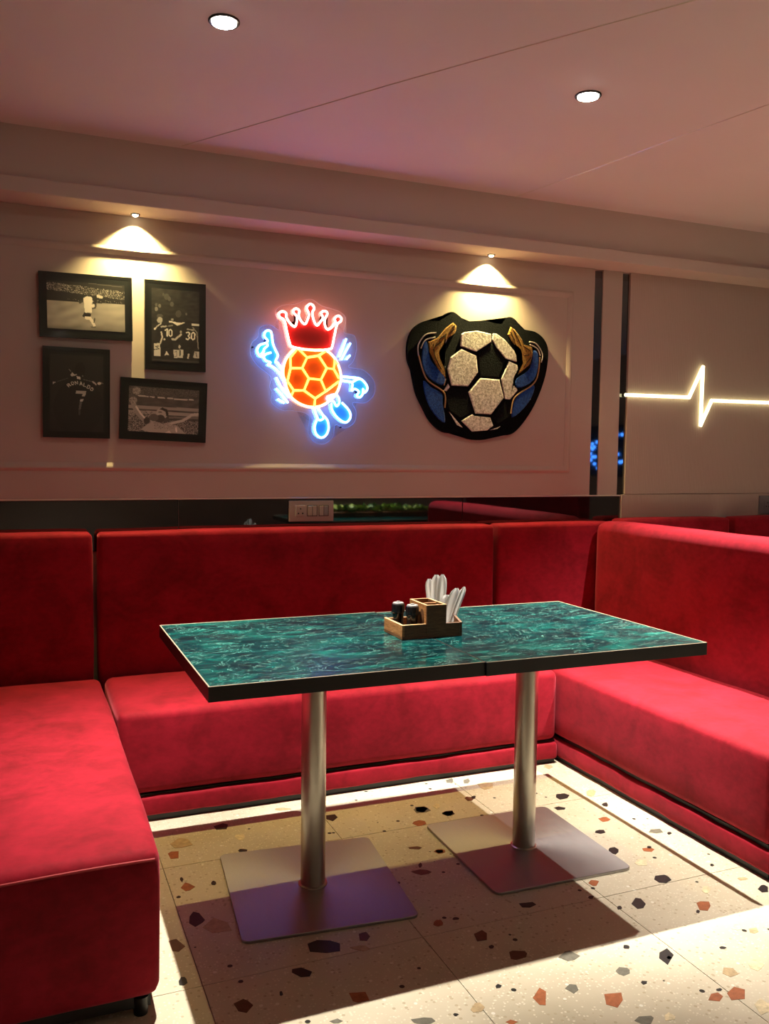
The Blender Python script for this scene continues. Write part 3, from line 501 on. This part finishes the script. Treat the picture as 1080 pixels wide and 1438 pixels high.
# ------------------------------------------------------------------ framed pictures (flat prints painted into colour attributes)
class Pic:
    def __init__(s, quad, nx, ny):
        S, T = np.meshgrid(np.linspace(0, 1, nx + 1), np.linspace(0, 1, ny + 1)); q = np.array(quad, float)
        s.X = (1 - T) * ((1 - S) * q[0, 0] + S * q[1, 0]) + T * ((1 - S) * q[3, 0] + S * q[2, 0]); s.Y = (1 - T) * ((1 - S) * q[0, 1] + S * q[1, 1]) + T * ((1 - S) * q[3, 1] + S * q[2, 1])
        s.v = np.zeros_like(s.X); s.nx, s.ny = nx, ny
    def put(s, mask, val): s.v = np.where(mask, val, s.v)
    def poly(s, pts, val):
        ins = np.zeros(s.X.shape, bool); n = len(pts)
        for i in range(n):
            (x0, y0), (x1, y1) = pts[i], pts[(i + 1) % n]
            if y0 != y1: ins ^= ((y0 > s.Y) != (y1 > s.Y)) & (s.X < (x1 - x0) * (s.Y - y0) / (y1 - y0) + x0)
        s.put(ins, val)
    def ell(s, x, y, a, b_, val): s.put(((s.X - x) / a) ** 2 + ((s.Y - y) / b_) ** 2 < 1, val)
    def line(s, pts, wd, val):
        for (x0, y0), (x1, y1) in zip(pts, pts[1:]):
            dx, dy = x1 - x0, y1 - y0; L = dx * dx + dy * dy + 1e-9; t = np.clip(((s.X - x0) * dx + (s.Y - y0) * dy) / L, 0, 1)
            s.put(np.hypot(s.X - x0 - t * dx, s.Y - y0 - t * dy) < wd / 2, val)
    def grain(s, mask, lo, hi, p=1.): r_ = RNG.random(s.X.shape); s.put(mask & (RNG.random(s.X.shape) < p), lo + (hi - lo) * r_ ** 2)
    def glyph(s, ch, x, y, w_, h_, rot, wd, val):
        G = {'R': [[(0, 1), (0, 0), (.7, 0), (1, .22), (.7, .5), (0, .5)], [(.45, .5), (1, 1)]], 'O': [[(.5, 0), (.95, .2), (.95, .8), (.5, 1), (.05, .8), (.05, .2), (.5, 0)]], 'N': [[(0, 1), (0, 0), (1, 1), (1, 0)]], 'A': [[(0, 1), (.5, 0), (1, 1)], [(.2, .65), (.8, .65)]], 'L': [[(0, 0), (0, 1), (1, 1)]], 'D': [[(0, 0), (.6, 0), (1, .3), (1, .7), (.6, 1), (0, 1), (0, 0)]], '1': [[(.1, .2), (.6, 0), (.6, 1)]], '0': [[(.5, 0), (.95, .2), (.95, .8), (.5, 1), (.05, .8), (.05, .2), (.5, 0)]], '3': [[(0, .1), (.5, 0), (.95, .2), (.5, .48), (.95, .75), (.5, 1), (0, .9)]]}[ch]
        c, sn = math.cos(rot), math.sin(rot)
        for st in G: s.line([(x + (a - .5) * w_ * c - (b_ - .5) * h_ * sn, y + (a - .5) * w_ * sn + (b_ - .5) * h_ * c) for a, b_ in st], wd, val)
def fnoise(P, sc, seed):
    out = np.zeros(P.X.shape)
    for i in range(P.X.shape[0]):
        for j in range(P.X.shape[1]): out[i, j] = noise.noise(Vector((P.X[i, j] * sc, P.Y[i, j] * sc * 2.2, seed)))
    return out
def pic_runner():
    P = Pic([(165, 150), (905, 212), (916, 672), (180, 640)], 150, 92); X, Y = P.X, P.Y; hor = 355 + (X - 170) * .062
    P.v[:] = .02; cr = (Y > 165 + (X - 165) * .15) & (Y < 245 + (X - 165) * .15) & (Y < hor - 8); P.grain(cr, .01, .55, .55)
    P.grain((Y > hor - 34) & (Y < hor - 6) & (X > 350), .02, .5, .08); P.line([(560, 188), (880, 226)], 5, .10); P.poly([(640, 298), (700, 318), (690, 342), (642, 330)], .55)
    f = .30 + .11 * fnoise(P, .008, 3) + .08 * np.clip((X - 500) / 400, 0, 1) - .16 * np.clip((Y - 560) / 100, 0, 1); P.put(Y > hor, np.maximum(f, .03))
    P.line([(480, 380), (520, 355)], 20, .05); P.poly([(512, 335), (545, 315), (592, 325), (600, 362), (592, 482), (528, 480), (518, 400)], .82); P.ell(560, 300, 16, 20, .05)
    P.line([(600, 395), (630, 385), (628, 430), (600, 440)], 13, .04); P.ell(605, 412, 12, 18, .75); P.poly([(522, 478), (588, 490), (582, 518), (530, 532), (502, 516)], .015)
    P.poly([(528, 520), (585, 522), (608, 556), (632, 612), (612, 622), (572, 552), (530, 546)], .72); P.line([(622, 540), (615, 575)], 12, .04); P.line([(590, 622), (630, 626)], 10, .1); return P
def pic_pair():
    P = Pic([(180, 180), (850, 225), (865, 1245), (200, 1215)], 96, 140); X, Y = P.X, P.Y; P.v[:] = .022 + .012 * fnoise(P, .012, 7)
    for x, y, r_, t in ((250, 475, 22, .16), (295, 430, 20, .12), (250, 415, 18, .08), (390, 300, 35, .05), (430, 330, 24, .06), (465, 405, 26, .07), (560, 540, 40, .06), (670, 540, 14, .10), (345, 270, 16, .05)): P.ell(x, y, r_, r_ * 1.3, t)
    P.ell(300, 572, 42, 30, .07); P.ell(302, 632, 38, 42, .38); P.ell(385, 600, 36, 52, .02); P.poly([(330, 690), (430, 680), (500, 700), (490, 1010), (300, 1010), (290, 800)], .018)
    P.poly([(620, 700), (740, 660), (830, 760), (830, 1020), (600, 1000)], .02); P.poly([(425, 640), (480, 648), (560, 665), (655, 662), (600, 688), (548, 705), (480, 668), (430, 660)], .75); P.ell(475, 622, 18, 18, .3)
    P.poly([(752, 678), (865, 684), (862, 712), (752, 706)], .6); P.line([(230, 765), (265, 720), (320, 680)], 15, .55); P.ell(237, 755, 16, 14, .8)
    P.line([(325, 725), (388, 718)], 22, .45); P.line([(420, 715), (478, 705)], 18, .2); P.line([(690, 755), (775, 768)], 18, .35)
    P.glyph('1', 402, 806, 60, 100, .02, 17, .72); P.glyph('0', 452, 812, 44, 100, .02, 15, .72); P.glyph('3', 702, 850, 50, 108, .03, 17, .75); P.glyph('0', 772, 852, 52, 108, .03, 16, .75)
    P.line([(478, 900), (520, 906), (600, 832)], 26, .5); P.ell(597, 795, 16, 20, .35); P.line([(325, 800), (340, 870), (315, 960)], 20, .6); P.line([(765, 730), (825, 800), (850, 1035)], 15, .22); P.ell(370, 905, 14, 14, .55)
    P.poly([(228, 965), (312, 955), (318, 1140), (230, 1140)], .6); P.line([(290, 1000), (250, 1005), (300, 1040), (232, 1050)], 12, .06); P.poly([(372, 1138), (402, 1068), (440, 1128), (405, 1120)], .65)
    P.poly([(500, 1048), (640, 1050), (632, 1165), (505, 1165)], .55); P.line([(515, 1085), (545, 1070), (545, 1140), (515, 1150)], 10, .1); P.line([(590, 1060), (590, 1130)], 20, .05); P.ell(583, 1005, 16, 24, .45)
    P.line([(704, 1165), (714, 1115)], 22, .6); P.poly([(800, 1072), (866, 1072), (866, 1168), (775, 1160)], .45); P.line([(815, 1085), (830, 1150)], 12, .08); P.line([(220, 1190), (860, 1225)], 20, .05); return P
def pic_back():
    P = Pic([(150, 185), (868, 215), (890, 1240), (170, 1225)], 110, 156); P.v[:] = .014; X, Y = P.X, P.Y
    P.put(((X - 545) / 330) ** 2 + ((Y - 900) / 380) ** 2 < 1, .010); P.ell(560, 400, 70, 105, .008); P.line([(260, 560), (400, 512)], 8, .07); P.line([(600, 528), (760, 562)], 9, .10); P.poly([(196, 560), (250, 562), (200, 596)], .34); P.line([(735, 560), (775, 590)], 20, .30); P.ell(818, 578, 26, 17, .40); P.line([(835, 562), (868, 580)], 8, .15)
    P.poly([(430, 470), (455, 432), (480, 462), (520, 455), (500, 475), (440, 488)], .36); P.poly([(512, 482), (560, 492), (568, 528), (522, 522)], .45); P.line([(410, 392), (438, 420)], 8, .15); P.ell(592, 482, 10, 12, .10)
    for ch, x, y, a in (('R', 412, 606, -.72), ('O', 460, 580, -.5), ('N', 512, 574, -.2), ('A', 573, 582, 0), ('L', 626, 598, .25), ('D', 676, 628, .5), ('O', 720, 658, .65)): P.glyph(ch, x, y, 32, 44, a, 9, .42)
    P.poly([(508, 682), (645, 686), (640, 725), (505, 718)], .30); P.poly([(602, 720), (640, 722), (625, 758), (588, 752)], .34); P.poly([(570, 795), (612, 790), (598, 830), (562, 826)], .40); P.poly([(560, 835), (592, 835), (575, 935), (548, 930)], .10); P.poly([(548, 930), (575, 935), (570, 1010), (545, 1010)], .05); return P
def pic_cheer():
    P = Pic([(152, 172), (925, 210), (922, 690), (155, 668)], 150, 96); X, Y = P.X, P.Y; P.v = .07 + .04 * fnoise(P, .012, 5) ; P.grain(Y < 280, .03, .17, .6)
    for a, c in (((255, 278), (360, 288)), ((385, 288), (425, 292)), ((470, 294), (540, 300)), ((575, 300), (630, 303)), ((650, 308), (790, 312)), ((815, 312), (860, 314))): P.line([a, c], 14, .42)
    P.put((Y > 385 + (X - 250) * .035) & (Y < 420 + (X - 250) * .035), .26); P.put((Y > 440 + (X - 250) * .03) & (Y < 475 + (X - 250) * .03), .30); P.put((Y > 500) & (X > 590) & (Y < 520), .16)
    P.grain((Y > 455 + (X > 600) * 60) & (X < 420), .02, .55, .75); P.grain((Y > 545) & (X > 600), .02, .5, .75); P.ell(235, 228, 45, 42, .25); P.grain(((X - 235) / 45) ** 2 + ((Y - 228) / 42) ** 2 < 1, .03, .6, .5)
    P.poly([(385, 505), (440, 555), (520, 580), (620, 560), (700, 610), (790, 690), (400, 680), (290, 650), (360, 590)], .36); P.grain((Y > 560) & (Y < 640) & (X > 430) & (X < 660), .05, .5, .35)
    P.line([(195, 325), (215, 400), (265, 480), (330, 545), (375, 560)], 52, .26); P.line([(235, 400), (290, 480), (340, 530)], 18, .6); P.ell(200, 330, 44, 36, .28); P.grain(((X - 200) / 44) ** 2 + ((Y - 330) / 36) ** 2 < 1, .05, .5, .5); P.ell(355, 550, 34, 38, .05)
    P.line([(625, 575), (740, 545), (810, 505), (850, 475), (915, 468)], 30, .45); P.line([(640, 590), (760, 560)], 12, .12); P.ell(515, 470, 62, 66, .36); P.poly([(480, 425), (520, 402), (575, 425), (590, 480), (565, 500), (555, 450), (520, 430)], .03); P.ell(500, 525, 50, 42, .06); P.ell(430, 515, 50, 40, .10); P.ell(497, 455, 22, 8, .12)
    P.poly([(545, 685), (600, 655), (640, 690)], .6); P.line([(678, 625), (680, 665)], 16, .75); return P
def framed(rect, P, tilt, inset, label, tone):
    x0, x1, z0, z1 = rect; cx, cz = (x0 + x1) / 2, (z0 + z1) / 2; t = empty('framed_picture', (cx, WALL_Y, cz), label=label, cat='picture', group='black framed football pictures')
    fw, dp = .012, .022; yb = WALL_Y - .001; yf = WALL_Y - dp
    for a in ((x0, x1, z1 - fw, z1), (x0, x1, z0, z0 + fw), (x0, x0 + fw, z0 + fw, z1 - fw), (x1 - fw, x1, z0 + fw, z1 - fw)): obj('frame_bar', bx(a[0], a[1], yf, yb, a[2], a[3]), 'black_frame', t)
    mo = obj('mount', bx(x0 + fw, x1 - fw, yf + .0002, yb, z0 + fw, z1 - fw), 'mat_black', t)
    l_, r_, b_, t_ = inset; nx, ny = P.nx, P.ny; px0, px1, pz0, pz1 = x0 + l_, x1 - r_, z0 + b_, z1 - t_; me = bpy.data.meshes.new('print')
    S, T = np.meshgrid(np.linspace(px0, px1, nx + 1), np.linspace(pz1, pz0, ny + 1)); v = np.stack([S - cx, np.full_like(S, yf - .0002 - WALL_Y), T - cz], -1).reshape(-1, 3)
    idx = np.arange((nx + 1) * (ny + 1)).reshape(ny + 1, nx + 1); f = np.stack([idx[:-1, :-1], idx[1:, :-1], idx[1:, 1:], idx[:-1, 1:]], -1).reshape(-1, 4)
    me.from_pydata(v.tolist(), [], f.tolist()); at = me.color_attributes.new('Col', 'FLOAT_COLOR', 'POINT'); g = np.clip(P.v * 1.25, .004, .9)[..., None] * np.array(tone)
    at.data.foreach_set('color', np.concatenate([g, np.ones_like(g[..., :1])], -1).reshape(-1).astype(np.float32)); me.materials.append(MATS['photo_print'])
    o = bpy.data.objects.new('print', me); COL.objects.link(o); o.parent = mo; o.location = Vector((cx, WALL_Y, cz)) - Vector(t.location)
    t.rotation_euler = (0, tilt, 0)
framed((.070, .430, 1.776, 2.034), pic_runner(), -.008, (.030, .030, .034, .034), 'black framed photo of a player in white running across a pitch', (.95, .86, .74))
framed((.480, .734, 1.664, 2.035), pic_pair(), .003, (.028, .028, .034, .034), 'black framed photo of two players seen from behind numbered 10 and 30', (.95, .90, .80))
framed((.080, .339, 1.372, 1.737), pic_back(), .008, (.026, .026, .026, .030), 'black framed dark photo of a player with 7 on his back', (.95, .86, .84))
framed((.378, .737, 1.366, 1.622), pic_cheer(), .034, (.034, .034, .034, .034), 'black framed photo of a cheering player with arms spread wide', (.92, .78, .76))

# ------------------------------------------------------------------ switch plates
def holes(parent, cx, cz, y, pts, r_):
    for dx, dz in pts: obj('socket_hole', prism(B(), [Vector((cx + dx + r_ * math.cos(a), y, cz + dz + r_ * math.sin(a))) for a in np.linspace(0, 2 * PI, 10, endpoint=False)], (0, .0006, 0)), 'black_metal', parent)
sp = empty('socket_plate', (1.218, WALL_Y, 1.058), label='beige socket and switch plate on the black glass strip', cat='switch plate')
y0 = WALL_Y - .006; obj('cover', bx(1.112, 1.326, y0, WALL_Y + .0055, 1.011, 1.106, bev=.003), 'switch_plastic', sp)
m1 = obj('socket', bx(1.142, 1.190, y0 - .002, y0, 1.034, 1.084, bev=.0008, seg=1), 'switch_plastic', sp); holes(m1, 1.166, 1.058, y0 - .0026, ((0, .011), (-.010, -.010), (.010, -.010)), .0038)
for xs in (1.198, 1.253):
    fr = obj('switch_frame', bx(xs, xs + .048, y0 - .0015, y0, 1.034, 1.084), 'switch_dark', sp)
    for k in range(2): obj('rocker', bx(xs + .003 + k * .0215, xs + .0235 + k * .0215 - .001, y0 - .004, y0 - .0015, 1.037, 1.081, bev=.001, seg=1), 'switch_grey' if (xs > 1.25 and k) else 'switch_plastic', fr)
sp2 = empty('socket_plate', (4.0, WALL_Y, 1.06), label='grey switch plate on the ribbed wall above the next booth', cat='switch plate')
y0 = WALL_Y - .016; obj('cover', bx(3.910, 4.10, y0, WALL_Y - .0062, 1.008, 1.112, bev=.003), 'switch_grey', sp2); m1 = obj('socket', bx(3.945, 3.995, y0 - .002, y0, 1.034, 1.086, bev=.0008, seg=1), 'switch_grey', sp2); holes(m1, 3.97, 1.06, y0 - .0026, ((0, .011), (-.010, -.010), (.010, -.010)), .0038)
for k in range(2): obj('rocker', bx(4.01 + k * .03, 4.036 + k * .03, y0 - .003, y0, 1.036, 1.084, bev=.001, seg=1), 'switch_plastic', sp2)

# ------------------------------------------------------------------ what the black glass mirrors: the next tables and bench behind the viewer
lab = 'green marble table mirrored in the black glass strip, '
for s_, dx, w_ in ((tl, 1.75, 'further from the mirrored red bench'), (tr, 1.75, 'next to the mirrored red bench')): c = copy_tree(s_, None, (dx, -2.35, 0)); c['label'] = lab + w_; c['group'] = 'mirrored green tables'
b2 = empty('banquette', (4.4, 0, 0), label='red velvet bench showing only as a reflection in the black glass strip', cat='sofa', group='red velvet banquettes')
bench_parts(b2, (4.1, 4.66, -1.2, 1.0, .10, .408), [], [(4.12, 4.64, -1.18, .98, 0, .105)], [(4.665, 4.80, -1.2, 1.0, .03, 1.0)])

bl = empty('blue_led_cluster', (RX1 - .04, -1.3, 1.4), label='cluster of small blue LED lamps mirrored in the upright black glass strips', cat='led lights')
obj('backplate', bx(RX1 - .035, RX1 - .015, -1.75, -.75, 1.10, 1.72, bev=.004), 'black_metal', bl)
for k in range(34):
    y, z = random.uniform(-1.70, -.80), random.uniform(1.14, 1.68); bm = lathe(B(), (0, 0, 0), [(.002, 0), (.018, .006), (.022, .016), (.02, .024)], 10)
    bmesh.ops.rotate(bm, verts=bm.verts, matrix=Matrix.Rotation(PI / 2, 3, 'Y')); bmesh.ops.translate(bm, verts=bm.verts, vec=(RX1 - .062, y, z)); obj('led_lamp', bm, 'blue_led', bl, smooth=True)

mat('leaf_green', (.34, .46, .10), .5); mat('leaf_dark', (.05, .14, .03), .5)
pp = empty('potted_plant', (2.95, .15, TZ), label='trough of pale green leaves mirrored in the black glass strip', cat='plant')
obj('trough', bx(2.30, 3.60, .09, .21, TZ, TZ + .05, bev=.004), 'caddy_dark_wood', pp)
for nm, m_, cnt in (('foliage', 'leaf_green', 150), ('foliage', 'leaf_dark', 110)):
    bm = B()
    for k in range(cnt):
        x, y, a, L, up = random.uniform(2.34, 3.56), random.uniform(.12, .18), random.uniform(0, 2 * PI), random.uniform(.05, .11), random.uniform(.25, 1.3)
        d = Vector((math.cos(a) * math.cos(up), math.sin(a) * math.cos(up), math.sin(up))); sd_ = Vector((-math.sin(a), math.cos(a), 0)) * L * .26; o_ = Vector((x, y, TZ + .052))
        rows = [[bm.verts.new(o_ + d * L * f + sd_ * j * wd_ + Vector((0, 0, -.25 * L * f * f + .01 * abs(j)))) for j in (-1, 0, 1)] for f, wd_ in ((0, .15), (.35, .9), (.7, .8), (1, .08))]
        for r0, r1 in zip(rows, rows[1:]):
            for j in range(2): bm.faces.new((r0[j], r0[j + 1], r1[j + 1], r1[j]))
    obj(nm, bm, m_, pp, smooth=True, kind='stuff')
